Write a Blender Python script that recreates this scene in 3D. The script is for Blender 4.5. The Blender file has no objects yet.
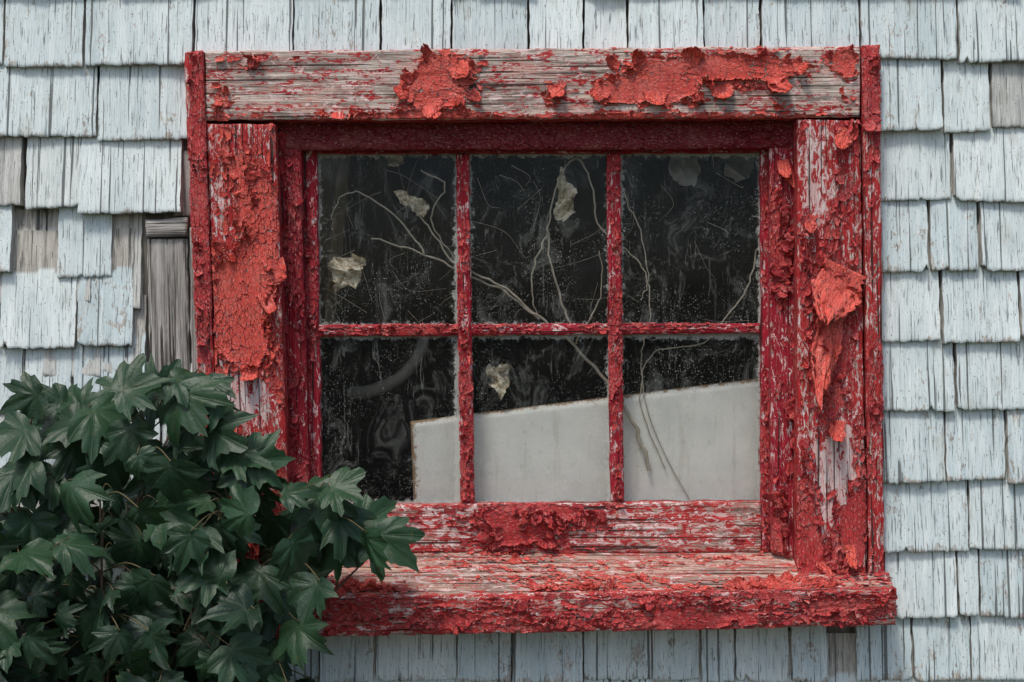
import bpy, math, random
import numpy as np
from mathutils import Vector
random.seed(7); rng=np.random.default_rng(11)
D=3.0; ZC=1.55
scene=bpy.context.scene
scene.view_settings.view_transform='Standard'
try: scene.view_settings.look='None'
except Exception: pass
scene.view_settings.exposure=0

def P(px,py,y=0.0):
    s=(D+y)/D/500.0
    return np.array([(px-512)*s,y,ZC+(341-py)*s])

# ---------------------------------------------------------------- numpy noise
def hsh(a,b,s):
    v=np.sin(a*127.1+b*311.7+s*74.7)*43758.5453
    return v-np.floor(v)
def vn(x,y,s=0):
    xi=np.floor(x); yi=np.floor(y); fx=x-xi; fy=y-yi
    fx=fx*fx*(3-2*fx); fy=fy*fy*(3-2*fy)
    a=hsh(xi,yi,s); b=hsh(xi+1,yi,s); c=hsh(xi,yi+1,s); d=hsh(xi+1,yi+1,s)
    return a+(b-a)*fx+(c-a)*fy+(a-b-c+d)*fx*fy
def fbm(x,y,s=0,o=4):
    r=0; a=0.5; t=0
    for i in range(o):
        r=r+a*vn(x,y,s+i*3.7); t+=a; a*=0.5; x=x*2.03+11.3; y=y*2.03+5.1
    return r/t
def worley(x,y,s=0):
    xi=np.floor(x); yi=np.floor(y)
    F1=np.full(x.shape,9.0); F2=np.full(x.shape,9.0)
    ci=np.zeros(x.shape); cj=np.zeros(x.shape)
    for i in(-1,0,1):
        for j in(-1,0,1):
            a=xi+i; b=yi+j
            px=a+0.1+0.8*hsh(a,b,s); py=b+0.1+0.8*hsh(a,b,s+9.1)
            d=np.hypot(px-x,py-y)
            m=d<F1
            F2=np.where(m,F1,np.minimum(F2,d))
            ci=np.where(m,a,ci); cj=np.where(m,b,cj)
            F1=np.where(m,d,F1)
    return F1,F2,ci,cj
def blur(a,n):
    for _ in range(n):
        p=np.pad(a,1,mode='edge'); a=(p[:-2,1:-1]+p[2:,1:-1]+p[1:-1,:-2]+p[1:-1,2:]+a)/5
    return a

# ---------------------------------------------------------------- mesh helper
def empty(name):
    o=bpy.data.objects.new(name,None); scene.collection.objects.link(o); return o
def mk(name,V,F,mat,col=None,uv=None,smooth=True,parent=None):
    V=np.asarray(V,dtype=np.float32)
    me=bpy.data.meshes.new(name)
    if isinstance(F,np.ndarray):
        n=F.shape[1]
        me.vertices.add(len(V)); me.vertices.foreach_set('co',V.ravel())
        me.loops.add(F.size); me.loops.foreach_set('vertex_index',F.astype(np.int32).ravel())
        me.polygons.add(len(F)); me.polygons.foreach_set('loop_start',np.arange(0,F.size,n,dtype=np.int32))
        try: me.polygons.foreach_set('loop_total',np.full(len(F),n,dtype=np.int32))
        except Exception: pass
        me.update(calc_edges=True)
    else:
        me.from_pydata([tuple(map(float,v)) for v in V],[],F)
    if smooth: me.polygons.foreach_set('use_smooth',np.ones(len(me.polygons),dtype=bool))
    if col is not None:
        a=me.attributes.new('col','FLOAT_COLOR','POINT'); a.data.foreach_set('color',np.asarray(col,dtype=np.float32).ravel())
    if uv is not None:
        l=me.uv_layers.new(name='UVMap'); vi=np.zeros(len(me.loops),dtype=np.int32); me.loops.foreach_get('vertex_index',vi)
        l.data.foreach_set('uv',np.asarray(uv,dtype=np.float32)[vi].ravel())
    me.materials.append(mat); me.update()
    o=bpy.data.objects.new(name,me); scene.collection.objects.link(o)
    if parent: o.parent=parent
    return o
def box(name,x0,x1,y0,y1,z0,z1,mat,parent=None):
    V=[(x,y,z) for x in(x0,x1) for y in(y0,y1) for z in(z0,z1)]
    F=[(0,1,3,2),(4,6,7,5),(0,4,5,1),(2,3,7,6),(0,2,6,4),(1,5,7,3)]
    return mk(name,V,F,mat,smooth=False,parent=parent)
class Acc:
    def __init__(s): s.V=[];s.F=[];s.C=[];s.U=[];s.n=0
    def add(s,V,F,C=None,U=None):
        s.V.append(np.asarray(V,float)); s.F.append(np.asarray(F)+s.n); s.n+=len(V)
        if C is not None: s.C.append(C)
        if U is not None: s.U.append(U)
    def make(s,name,mat,smooth=True,parent=None):
        return mk(name,np.concatenate(s.V),np.concatenate(s.F),mat,np.concatenate(s.C) if s.C else None,np.concatenate(s.U) if s.U else None,smooth,parent)
def gridF(nr,nc):
    idx=np.arange(nr*nc).reshape(nr,nc)
    return np.stack([idx[:-1,:-1],idx[1:,:-1],idx[1:,1:],idx[:-1,1:]],-1).reshape(-1,4)
def tube(acc,pts,r0,r1,n=6,c=(0,0,0,1)):
    pts=np.asarray(pts,float); m=len(pts)
    T=np.gradient(pts,axis=0); T/=np.linalg.norm(T,axis=1)[:,None]+1e-9
    up=np.array([0.3,1,0.2]); A=np.cross(T,up); A/=np.linalg.norm(A,axis=1)[:,None]+1e-9; B=np.cross(T,A)
    r=np.linspace(r0,r1,m)[:,None,None]
    th=np.linspace(0,2*math.pi,n,endpoint=False)
    V=pts[:,None,:]+r*(np.cos(th)[None,:,None]*A[:,None,:]+np.sin(th)[None,:,None]*B[:,None,:])
    idx=np.arange(m*n).reshape(m,n); nx=np.roll(idx,-1,axis=1)
    F=np.stack([idx[:-1],nx[:-1],nx[1:],idx[1:]],-1).reshape(-1,4)
    acc.add(V.reshape(-1,3),F,np.tile(np.array(c,float),(m*n,1)))
def spline(pts,k=8):
    pts=[np.asarray(p,float) for p in pts]; pts=[2*pts[0]-pts[1]]+pts+[2*pts[-1]-pts[-2]]
    out=[]
    for i in range(1,len(pts)-2):
        a,b,c,d=pts[i-1:i+3]
        for t in np.linspace(0,1,k,endpoint=False):
            out.append(0.5*((2*b)+(c-a)*t+(2*a-5*b+4*c-d)*t*t+(3*b-a-3*c+d)*t**3))
    out.append(pts[-2]); return np.array(out)

# ---------------------------------------------------------------- node helper
class M:
    def __init__(s,name):
        s.m=bpy.data.materials.new(name); s.m.use_nodes=True; s.nt=s.m.node_tree; s.nt.nodes.clear()
        s.out=s.nt.nodes.new('ShaderNodeOutputMaterial')
    def n(s,t,ins=None,**kw):
        nd=s.nt.nodes.new('ShaderNode'+t)
        for k,v in kw.items(): setattr(nd,k,v)
        for k,v in (ins or {}).items(): s.set(nd.inputs[k],v)
        return nd
    def set(s,inp,v):
        if isinstance(v,bpy.types.NodeSocket): s.nt.links.new(v,inp)
        else:
            if inp.type=='RGBA' and len(v)==3: v=(*v,1)
            inp.default_value=v
    def mix(s,f,a,b,mode='MIX'):
        nd=s.nt.nodes.new('ShaderNodeMix'); nd.data_type='RGBA'; nd.blend_type=mode
        s.set(nd.inputs[0],f); s.set(nd.inputs[6],a); s.set(nd.inputs[7],b); return nd.outputs[2]
    def math(s,op,a,b=0.0,c=None,clamp=False):
        nd=s.nt.nodes.new('ShaderNodeMath'); nd.operation=op; nd.use_clamp=clamp
        s.set(nd.inputs[0],a); s.set(nd.inputs[1],b)
        if c is not None: s.set(nd.inputs[2],c)
        return nd.outputs[0]
    def ramp(s,f,a,b,lo=0.0,hi=1.0):
        nd=s.nt.nodes.new('ShaderNodeMapRange'); nd.interpolation_type='SMOOTHSTEP'
        s.set(nd.inputs[0],f); nd.inputs[1].default_value=a; nd.inputs[2].default_value=b
        nd.inputs[3].default_value=lo; nd.inputs[4].default_value=hi; return nd.outputs[0]
    def noise(s,vec,scale=(1,1,1),sc=1.0,detail=4,rough=0.6,dist=0.0):
        mp=s.n('Mapping',{'Vector':vec,'Scale':scale})
        return s.n('TexNoise',{'Vector':mp.outputs[0],'Scale':sc,'Detail':min(detail,4.5),'Roughness':rough,'Distortion':dist},noise_dimensions='2D' if s.two else '3D').outputs[0]
    two=False
    def finish(s,color,rough=0.7,bump=None,bs=0.4,bd=0.002,spec=0.3,**extra):
        b=s.n('BsdfPrincipled',{'Base Color':color,'Roughness':rough,'Specular IOR Level':spec})
        for k,v in extra.items(): s.set(b.inputs[k],v)
        if bump is not None:
            bn=s.n('Bump',{'Height':bump,'Strength':bs,'Distance':bd}); s.nt.links.new(bn.outputs[0],b.inputs['Normal'])
        s.nt.links.new(b.outputs[0],s.out.inputs[0]); return s.m
def attr(m):
    a=m.n('Attribute',attribute_name='col'); sp=m.n('SeparateColor',{'Color':a.outputs[0]})
    return sp.outputs[0],sp.outputs[1],sp.outputs[2]

# ---------------------------------------------------------------- materials
def mat_shingle():
    m=M('shingle_paint'); m.two=True; uv=m.n('UVMap').outputs[0]; r,bare,v=attr(m)
    fine=m.noise(uv,(300,20,1),1,4,0.7)
    grain=m.noise(uv,(80,4,1),1,4,0.65,0.3)
    patch=m.noise(uv,(26,12,1),1,4.5,0.75,0.4)
    fleck=m.noise(uv,(230,90,1),1,4,0.74)
    paint=m.mix(r,(0.58,0.69,0.71),(0.78,0.85,0.84))
    big=m.noise(uv,(8,5,1),1,2,0.5)
    paint=m.mix(m.ramp(big,0.45,0.7,0,0.5),paint,(0.50,0.60,0.62))
    paint=m.mix(m.ramp(fine,0.34,0.56,0.30,0.0),paint,(0.32,0.39,0.40))
    paint=m.mix(m.ramp(grain,0.45,0.7,0.0,0.4),paint,(0.88,0.93,0.92))
    wood=m.mix(m.ramp(grain,0.3,0.7),(0.22,0.205,0.18),(0.54,0.51,0.46))
    wood=m.mix(m.ramp(fine,0.4,0.65,0,0.6),wood,(0.62,0.60,0.55))
    low=m.ramp(v,0.0,0.12,0.13,0.0)
    t=m.math('ADD',m.math('ADD',patch,low),m.math('MULTIPLY',m.math('SUBTRACT',fleck,0.5),0.6))
    t=m.math('ADD',t,m.math('MULTIPLY',m.math('SUBTRACT',0.5,r),0.16))
    worn=m.ramp(t,0.665,0.70)
    worn=m.math('MAXIMUM',worn,m.ramp(fleck,0.67,0.70,0,0.7))
    worn=m.math('MAXIMUM',worn,bare)
    c=m.mix(worn,paint,wood)
    stain=m.ramp(m.noise(uv,(18,9,1),1,4,0.65),0.58,0.76,0,0.4)
    c=m.mix(stain,c,(0.42,0.42,0.35))
    crack=m.ramp(m.noise(uv,(120,1.8,1),1,2,0.5),0.675,0.695)
    crack2=m.ramp(m.noise(uv,(290,14,1),1,2,0.65),0.66,0.69,0,0.75)
    ck=m.math('MAXIMUM',crack,crack2)
    dots=m.ramp(m.noise(uv,(240,130,1),1,2,0.6),0.71,0.74,0,0.85)
    c=m.mix(m.math('MULTIPLY',m.math('MAXIMUM',ck,dots),0.85),c,(0.08,0.085,0.08))
    h=m.math('SUBTRACT',m.math('ADD',m.math('MULTIPLY',fine,0.75),m.math('MULTIPLY',grain,0.6)),m.math('MULTIPLY',ck,0.9))
    return m.finish(c,0.75,h,0.85,0.0025,0.2)
def mat_sub(name,red,prim,dark=1.0,cr=(0.36,0.025,0.028),warm=0.0,grey=0.0):
    m=M(name); m.two=True; uv=m.n('UVMap').outputs[0]; sk,pg,_=attr(m)
    fine=m.noise(uv,(12,330,1),1,4,0.7)
    grain=m.noise(uv,(4,85,1),1,4.5,0.65,0.4)
    g1=0.03*warm
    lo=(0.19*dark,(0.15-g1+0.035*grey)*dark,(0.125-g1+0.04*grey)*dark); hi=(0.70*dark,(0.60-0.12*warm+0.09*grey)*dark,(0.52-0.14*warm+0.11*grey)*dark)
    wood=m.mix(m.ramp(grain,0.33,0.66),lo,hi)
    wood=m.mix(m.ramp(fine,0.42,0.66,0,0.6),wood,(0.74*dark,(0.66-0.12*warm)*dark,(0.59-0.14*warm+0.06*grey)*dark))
    if grey<0.5:
        wood=m.mix(m.ramp(m.noise(uv,(9,30,1),1,4,0.6),0.42,0.68,0,0.6),wood,(0.58*dark,0.29*dark,0.24*dark))
        wood=m.mix(m.ramp(m.noise(uv,(5,22,1),1,4,0.7),0.50,0.66,0,0.6),wood,(0.20*dark,0.16*dark,0.14*dark))
    st=m.noise(uv,(14,55,1),1,4.5,0.74,0.3)
    st2=m.noise(uv,(80,220,1),1,4,0.74)
    s=m.math('ADD',st,m.math('MULTIPLY',m.math('SUBTRACT',st2,0.5),0.75))
    s=m.math('ADD',s,m.math('ADD',m.math('MULTIPLY',sk,0.5),red-0.5))
    rr=m.ramp(s,0.47,0.53)
    rc=m.mix(m.noise(uv,(30,60,1),1,4,0.6),tuple(x*0.5 for x in cr),tuple(min(1,x*1.8) for x in cr))
    rc=m.mix(m.ramp(fine,0.5,0.7,0,0.4),rc,(0.56,0.17,0.15))
    c=m.mix(rr,wood,rc)
    pk=m.math('ADD',m.noise(uv,(35,90,1),1,4.5,0.8,0.5),m.math('MULTIPLY',pg,0.16))
    pf=m.ramp(pk,0.62-prim*0.12,0.645-prim*0.12)
    pf=m.math('MULTIPLY',pf,m.math('SUBTRACT',1.0,m.math('MULTIPLY',sk,1.4)),clamp=True)
    c=m.mix(pf,c,m.mix(m.ramp(fine,0.35,0.65),(0.68,0.40,0.38),(0.76,0.68,0.66)))
    ck=m.ramp(m.noise(uv,(2.5,170,1),1,2,0.5),0.64,0.67)
    c=m.mix(m.math('MULTIPLY',ck,0.88),c,(0.035,0.022,0.02))
    h=m.math('SUBTRACT',m.math('ADD',m.math('MULTIPLY',fine,0.8),grain),ck)
    return m.finish(c,0.8,h,1.0,0.0035,0.15)
def mat_paint(name,a,b,edge=(0.74,0.38,0.33),dirt=0.45):
    m=M(name); m.two=True; uv=m.n('UVMap').outputs[0]; r,e,_=attr(m)
    n1=m.noise(uv,(26,40,1),1,4,0.6)
    n2=m.noise(uv,(190,480,1),1,4,0.74)
    c=m.mix(m.ramp(m.math('ADD',m.math('MULTIPLY',r,0.5),m.math('MULTIPLY',n1,0.6)),0.25,0.85),b,a)
    c=m.mix(m.ramp(m.noise(uv,(13,17,1),1,4,0.7),0.48,0.72,0,0.45),c,tuple(0.45*x+y for x,y in zip(a,(0.30,0.13,0.11))))
    d=m.ramp(m.math('ADD',m.noise(uv,(45,110,1),1,4.5,0.72),m.math('MULTIPLY',m.math('SUBTRACT',n2,0.5),0.8)),0.48,0.64,0,dirt)
    c=m.mix(d,c,(0.17,0.028,0.026))
    sp=m.ramp(m.noise(uv,(130,300,1),1,4.5,0.8),0.61,0.64,0,0.7)
    c=m.mix(sp,c,(0.66,0.42,0.38))
    c=m.mix(m.math('MULTIPLY',m.ramp(e,0.35,1.0),m.ramp(n1,0.35,0.6,0.15,0.85)),c,edge)
    wv=m.n('Mapping',{'Vector':uv,'Scale':(75,150,1)}).outputs[0]
    nz=m.n('TexNoise',{'Vector':wv,'Scale':0.8,'Detail':2.0},noise_dimensions='2D').outputs[1]
    wv=m.mix(0.35,wv,nz,'ADD')
    vor=m.n('TexVoronoi',{'Vector':wv,'Scale':1.0},feature='DISTANCE_TO_EDGE',voronoi_dimensions='2D').outputs[0]
    ckm=m.math('MULTIPLY',m.ramp(vor,0.0,0.055,1,0),m.ramp(n1,0.40,0.54))
    c=m.mix(m.math('MULTIPLY',ckm,0.75),c,(0.08,0.012,0.012))
    h=m.math('SUBTRACT',m.math('ADD',n1,m.math('MULTIPLY',n2,0.6)),m.math('MULTIPLY',ckm,1.3))
    return m.finish(c,0.55,h,0.9,0.0022,0.3)
MS=mat_shingle()
SUB_TOP=mat_sub('weathered_wood_pinkish',0.43,0.42)
SUB_RED=mat_sub('weathered_wood_red',0.61,0.38)
SUB_SASH=mat_sub('weathered_wood_crimson',0.68,0.42,0.9,(0.30,0.014,0.028))
SUB_SILL=mat_sub('weathered_wood_sill',0.44,0.30,0.85,(0.42,0.045,0.04),1.0)
SUB_RAIL=mat_sub('weathered_wood_rail',0.54,0.50,0.85,(0.40,0.035,0.035),0.6)
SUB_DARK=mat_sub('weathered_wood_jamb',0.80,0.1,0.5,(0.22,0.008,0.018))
PA=mat_paint('coral_red_paint',(0.72,0.100,0.070),(0.50,0.048,0.040))
PM=mat_paint('mid_red_paint',(0.56,0.048,0.046),(0.33,0.020,0.029),(0.66,0.32,0.29),0.5)
PC=mat_paint('crimson_paint',(0.44,0.025,0.036),(0.24,0.011,0.021),(0.56,0.28,0.26),0.5)
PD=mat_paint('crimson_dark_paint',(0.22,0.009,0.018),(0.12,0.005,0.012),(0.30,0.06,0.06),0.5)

# ---------------------------------------------------------------- peeling boards
seedc=[0]
def peel_patch(acc,base,du,dv,nrm,L,Wd,R,sd,r=0.6,n=7,uvo=(0,0),spiral=0.0,tint=0.2):
    """a curled paint scrap hinged at base, free end along du, curling away from the wood along nrm"""
    a,b=np.meshgrid(np.linspace(0,1,n),np.linspace(-1,1,n))
    prof=(0.55+0.5*vn(a*3+sd,a*0,sd))*np.sqrt(np.clip(1.03-a**3,0,1))
    prof=prof*(1-0.25*hsh(np.round(a*n),np.sign(b),sd))
    W_=b*Wd*0.5*prof
    LL=L*(0.75+0.4*vn(b*1.7+sd,b*0,sd+2)+0.18*(hsh(np.round(b*n*0.5),b*0,sd+12)-0.5))
    th=a*LL/(R*(1-spiral*a))
    al=R*np.sin(th); up=R*(1-np.cos(th))+0.0016+0.10*np.abs(W_)*(0.5+vn(b+sd,a*2,sd+4))
    wob=(vn(a*4+sd,b*3,sd+8)-0.5)*0.16*L
    V=base+al[...,None]*du+W_[...,None]*dv+(up+wob*a)[...,None]*nrm
    C=np.stack([np.full(a.shape,r),tint*a**3+0*b,a*0,a*0+1],-1).reshape(-1,4)
    U=np.stack([uvo[0]+a*L,uvo[1]+W_],-1).reshape(-1,2)
    acc.add(V.reshape(-1,3),gridF(n,n),C,U)
def solid(o,t=0.0011):
    md=o.modifiers.new('thick','SOLIDIFY'); md.thickness=t; md.offset=0
def board(name,c4,grain,sub,paint,bias,parent,amp=1.3,blobs=(),pblobs=(),cell=(0.026,0.012),res=0.0016,thick=0.05,lift=0.006,sheetT=0.25,edgewear=0.5,gapc=0.05,lf=(5,14),chips=700,chip=(0.006,0.020)):
    seedc[0]+=17.3; sd=seedc[0]
    TL,TR,BR,BL=[np.asarray(c,float) for c in c4]
    U=np.linalg.norm(TR-TL); Vv=np.linalg.norm(BL-TL)
    nrm=np.cross(BL-TL,TR-TL); nrm/=np.linalg.norm(nrm)
    su=(TR-TL)/U; sv=(BL-TL)/Vv
    def pos(s,t):
        s=s[...,None]; t=t[...,None]
        return (TL*(1-s)+TR*s)*(1-t)+(BL*(1-s)+BR*s)*t
    def al_ac(s,t):
        a,b=s*U,t*Vv
        return (a,b) if grain=='u' else (b,a)
    def edged(s,t): return np.minimum(np.minimum(s,1-s)*U,np.minimum(t,1-t)*Vv)
    def baseh(s,t):
        al,ac=al_ac(s,t)
        e=edged(s,t)
        return (fbm(al*4+sd,ac*90,sd)-0.5)*0.003+(fbm(al*3,ac*8,sd+3)-0.5)*0.005-0.005*np.exp(-e/0.003)*(0.4+fbm(al*30,ac*30,sd+5))
    def bl(p,lst):
        sc=(D+p[...,1])/D/500.0
        X=512+p[...,0]/sc; Y=341-(p[...,2]-ZC)/sc; o=np.zeros(X.shape)
        for (bx,by,rx,ry,a) in lst:
            q=((X-bx)/rx)**2+((Y-by)/ry)**2
            o=o+a*np.exp(-q**1.5)
        return o
    rs=0.003; nu=max(4,int(U/rs)); nv=max(4,int(Vv/rs))
    S,T=np.meshgrid(np.linspace(0,1,nu+1),np.linspace(0,1,nv+1))
    Pn=pos(S,T); al,ac=al_ac(S,T)
    inw=np.zeros_like(Pn)
    j=fbm(al*25+sd,ac*25,sd+8)*0.005-0.001
    inw[:,0]+=su*j[:,0:1]; inw[:,-1]-=su*j[:,-1:]; inw[0]+=sv*j[0][:,None]; inw[-1]-=sv*j[-1][:,None]
    pgv=bl(Pn,pblobs).reshape(-1)
    Pn=Pn+inw+nrm*baseh(S,T)[...,None]
    n=(nu+1)*(nv+1); idx=np.arange(n).reshape(nv+1,nu+1)
    F=gridF(nv+1,nu+1)
    V=Pn.reshape(-1,3); uv=np.stack([al+sd,ac+sd*0.37],-1).reshape(-1,2); col=np.zeros((n,4)); col[:,3]=1; col[:,1]=pgv
    loop=np.concatenate([idx[0,:],idx[1:,-1],idx[-1,-2::-1],idx[-2:0:-1,0]])
    m=len(loop); A=V[loop]; B=A-nrm*thick
    V=np.concatenate([V,A,B]); ub=uv[loop]
    ub2=ub.copy(); ub2[:,1]+=thick
    uv=np.concatenate([uv,ub,ub2]); cc=np.zeros((2*m,4)); cc[:,0]=0.45; cc[:,3]=1; col=np.concatenate([col,cc])
    k=np.arange(m); k2=np.roll(k,-1)
    F=np.concatenate([F,np.stack([n+k,n+k2,n+m+k2,n+m+k],-1)])
    mk(name+'_wood',V,F,sub,col,uv,True,parent)
    if bias<-5: return
    nu=max(4,int(U/res)); nv=max(4,int(Vv/res))
    def fields(s,t):
        al,ac=al_ac(s,t); al=al+sd; ac=ac+sd*0.5
        w1=(fbm(al*60,ac*60,sd+1)-0.5)*0.016; w2=(fbm(al*60+9,ac*60+4,sd+2)-0.5)*0.012
        F1,F2,ci,cj=worley((al+w1)/cell[0],(ac+w2)/cell[1],sd)
        Dn=bias+amp*(fbm(al*lf[0],ac*lf[1],sd+4,3)-0.5)*2+0.9*(fbm(al*28,ac*60,sd+6,4)-0.5)
        Dn=Dn+0.5*(fbm(al*120,ac*200,sd+66,3)-0.5)
        Dn=Dn+bl(pos(s,t),blobs)
        e=edged(s,t)
        Dn=Dn-edgewear*np.exp(-e/0.004)*fbm(al*40,ac*40,sd+7)*1.6
        return al,ac,F1,F2,ci,cj,Dn
    S,T=np.meshgrid((np.arange(nu)+0.5)/nu,(np.arange(nv)+0.5)/nv)
    al,ac,F1,F2,ci,cj,Dn=fields(S,T)
    G=blur(Dn,10); gy,gx=np.gradient(G); gm=np.hypot(gx,gy)+1e-6; gx/=gm; gy/=gm
    hr=hsh(ci,cj,sd+20)
    sheet=(Dn>sheetT)
    gap=(F2-F1)<gapc+0.12*hsh(ci,cj,sd+40)
    crackm=((F2-F1)<0.06)&(fbm(al*9,ac*20,sd+30)>0.45)
    flake=(~sheet)&(hr<(Dn+0.45)/0.75)&(~gap)
    keep=(sheet&~crackm)|flake
    key=np.where(sheet,0,(ci.astype(np.int64)%4000)*4000+(cj.astype(np.int64)%4000)+1)
    jj,ii=np.nonzero(keep)
    if len(jj)==0: return
    kk=key[jj,ii]
    corners=np.stack([jj*(nu+1)+ii,(jj+1)*(nu+1)+ii,(jj+1)*(nu+1)+ii+1,jj*(nu+1)+ii+1],-1)
    comb=corners.astype(np.int64)*17000000+kk[:,None]
    uq,inv=np.unique(comb.ravel(),return_inverse=True)
    F=inv.reshape(-1,4)
    vi=uq//17000000; vk=uq%17000000
    vI=vi%(nu+1); vJ=vi//(nu+1)
    s=vI/nu; t=vJ/nv
    qx=gx[np.minimum(vJ,nv-1),np.minimum(vI,nu-1)]; qy=gy[np.minimum(vJ,nv-1),np.minimum(vI,nu-1)]
    al,ac,F1,F2,ci,cj,Dn=fields(s,t)
    Gs=G[np.minimum(vJ,nv-1),np.minimum(vI,nu-1)]
    isf=vk>0
    uk,kinv,cnt=np.unique(vk,return_inverse=True,return_counts=True)
    mal=np.bincount(kinv,al)/cnt; mac=np.bincount(kinv,ac)/cnt
    ca=mal[kinv]; cb=mac[kinv]
    r1=hsh(uk%977,uk%613,sd+50)[kinv]; r2=hsh(uk%733,uk%411,sd+60)[kinv]; r3=hsh(uk%523,uk%877,sd+70)[kinv]
    ang=r1*6.283
    tilt=((al-ca)*np.cos(ang)*0.45+(ac-cb)*np.sin(ang)*0.9)*r2
    curl=np.exp(-(F2-F1)/0.25)*r3*lift*0.6
    rag=(fbm(al*150,ac*150,sd+90)-0.5)*0.0008
    hf=0.0012+np.maximum(tilt+0.001*r2,0)+curl
    lf2=fbm(al*14,ac*22,sd+80,2); lf2=np.clip((lf2-0.40)*3.4,0.02,1.6)
    de=np.clip(Gs-sheetT+0.05,0,None)
    eo=np.clip(edged(s,t)/0.012,0,1)
    cells=0.0018*np.exp(-(F2-F1)/0.10)*np.clip((fbm(al*9,ac*20,sd+30)-0.40)*6,0,1)
    hs=0.0016+lift*1.6*np.exp(-de/0.10)*eo*lf2+cells
    h=np.where(isf,hf,hs)+rag
    r=np.where(isf,r3,0.35+0.5*fbm(al*8,ac*8,sd+3))
    ed=np.where(isf,np.exp(-(F2-F1)/0.12),np.exp(-np.clip(Dn-sheetT,0,None)/0.04))
    V=pos(s,t)+nrm*(h+baseh(s,t))[:,None]
    back=np.where(isf,0,1.1*lift*eo*np.exp(-de/0.05)*np.clip(lf2-0.3,0,2))
    V=V+(back*qx)[:,None]*su+(back*qy)[:,None]*sv
    col=np.stack([r,ed,h*100,np.ones_like(r)],-1)
    uv=np.stack([al,ac],-1)
    mk(name+'_paint',V,F,paint,col,uv,True,parent)
    cj_,ci_=np.nonzero((np.abs(G-sheetT)<0.10)&(edged(S,T)>min(0.011,0.3*min(U,Vv))))
    nchip=int(chips*U*Vv)
    if len(cj_) and nchip:
        ac_=Acc(); pick=rng.integers(0,len(cj_),nchip)
        for q in pick:
            a_=cj_[q]; b_=ci_[q]; d=-(gx[a_,b_]*su+gy[a_,b_]*sv)
            an=rng.normal(0,0.5); e_=np.cross(nrm,d); d=d*math.cos(an)+e_*math.sin(an)
            d=d/np.linalg.norm(d); e_=np.cross(nrm,d)
            L_=rng.uniform(*chip)*(1.7 if rng.random()<0.15 else 1.0); W2=L_*rng.uniform(0.7,1.6)
            base=pos(np.array(S[a_,b_]),np.array(T[a_,b_]))-d*L_*0.3
            peel_patch(ac_,base,d,e_,nrm,L_,W2,L_*rng.uniform(0.5,1.6),rng.uniform(0,500),rng.uniform(0.1,1.0),6,(rng.uniform(0,50),rng.uniform(0,50)),0.2,rng.uniform(0,0.6))
        solid(ac_.make(name+'_scraps',paint,True,parent),0.0008)

win=empty('wooden_window')
def Q(y,*pts): return [P(a,b,y) for a,b in pts]
YC=-0.045
board('head_casing',Q(YC,(204,50),(861,45),(861,118),(204,121)),'u',SUB_TOP,PA,-0.56,win,0.70,
  blobs=[(432,85,34,30,1.7),(452,66,26,14,0.8),(466,102,20,12,0.5),(700,68,100,15,1.3),(610,92,28,14,0.9),(655,90,60,14,1.2),(555,95,20,16,1.1),(790,85,50,12,-0.3),(775,76,26,20,1.0),(222,100,12,24,0.8),(838,62,20,12,0.8),(500,116,340,4,1.0),(250,58,40,5,0.6),(848,85,10,30,0.8)],lift=0.011,edgewear=0.2,chips=400)
board('casing_left',Q(YC,(205,123),(276,123),(290,566),(222,566)),'v',SUB_RED,PA,0.16,win,1.0,
  blobs=[(212,170,14,50,-0.4),(245,150,26,30,0.2),(258,225,14,40,-0.3),(250,320,24,60,0.6),(225,300,12,50,0.3),(240,393,26,22,-1.3),(250,440,30,30,-0.4),(240,520,30,24,0.1)],
  pblobs=[(240,395,32,34,1.0),(245,500,20,30,0.6),(215,190,10,50,0.5)],lift=0.010,chips=1000)
board('casing_right',Q(YC,(797,119),(861,119),(868,582),(797,579)),'v',SUB_RED,PM,-0.03,win,1.0,
  blobs=[(812,170,12,40,-0.5),(848,200,14,90,0.3),(845,330,16,70,0.4),(830,360,14,60,0.3),(835,460,34,40,-0.6),(806,500,10,60,0.4),(855,520,14,50,0.3)],
  pblobs=[(838,470,30,60,1.0),(815,180,14,60,0.8)],lift=0.012,chips=1000)
board('edge_trim_left',Q(-0.052,(183,51),(203,50),(221,560),(204,552)),'v',SUB_RED,PM,0.10,win,1.1,thick=0.052,cell=(0.03,0.010))
board('edge_trim_right',Q(-0.052,(862,45),(881,44),(886,584),(869,584)),'v',SUB_RED,PM,0.0,win,1.2,thick=0.052,cell=(0.03,0.010))
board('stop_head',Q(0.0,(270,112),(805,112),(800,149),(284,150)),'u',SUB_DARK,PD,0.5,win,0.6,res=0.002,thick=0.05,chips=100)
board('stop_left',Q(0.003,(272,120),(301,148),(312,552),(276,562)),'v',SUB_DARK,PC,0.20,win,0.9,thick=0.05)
board('stop_right',Q(0.003,(769,148),(806,120),(806,566),(771,552)),'v',SUB_SASH,PM,-0.05,win,1.3,thick=0.05,lift=0.014,chips=1200,chip=(0.01,0.028))
YS=0.03
kw=dict(cell=(0.02,0.008),thick=0.03,chips=1400,chip=(0.004,0.012))
board('sash_stile_left',Q(YS,(296,140),(317,140),(323,553),(303,553)),'v',SUB_SASH,PC,0.12,win,1.0,**kw)
board('sash_stile_right',Q(YS,(760,140),(776,140),(776,553),(761,553)),'v',SUB_SASH,PM,-0.1,win,1.1,**kw)
board('sash_top_rail',Q(YS+0.002,(316,138),(761,138),(761,153),(316,154)),'u',SUB_SASH,PC,0.1,win,1.0,**kw)
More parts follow.
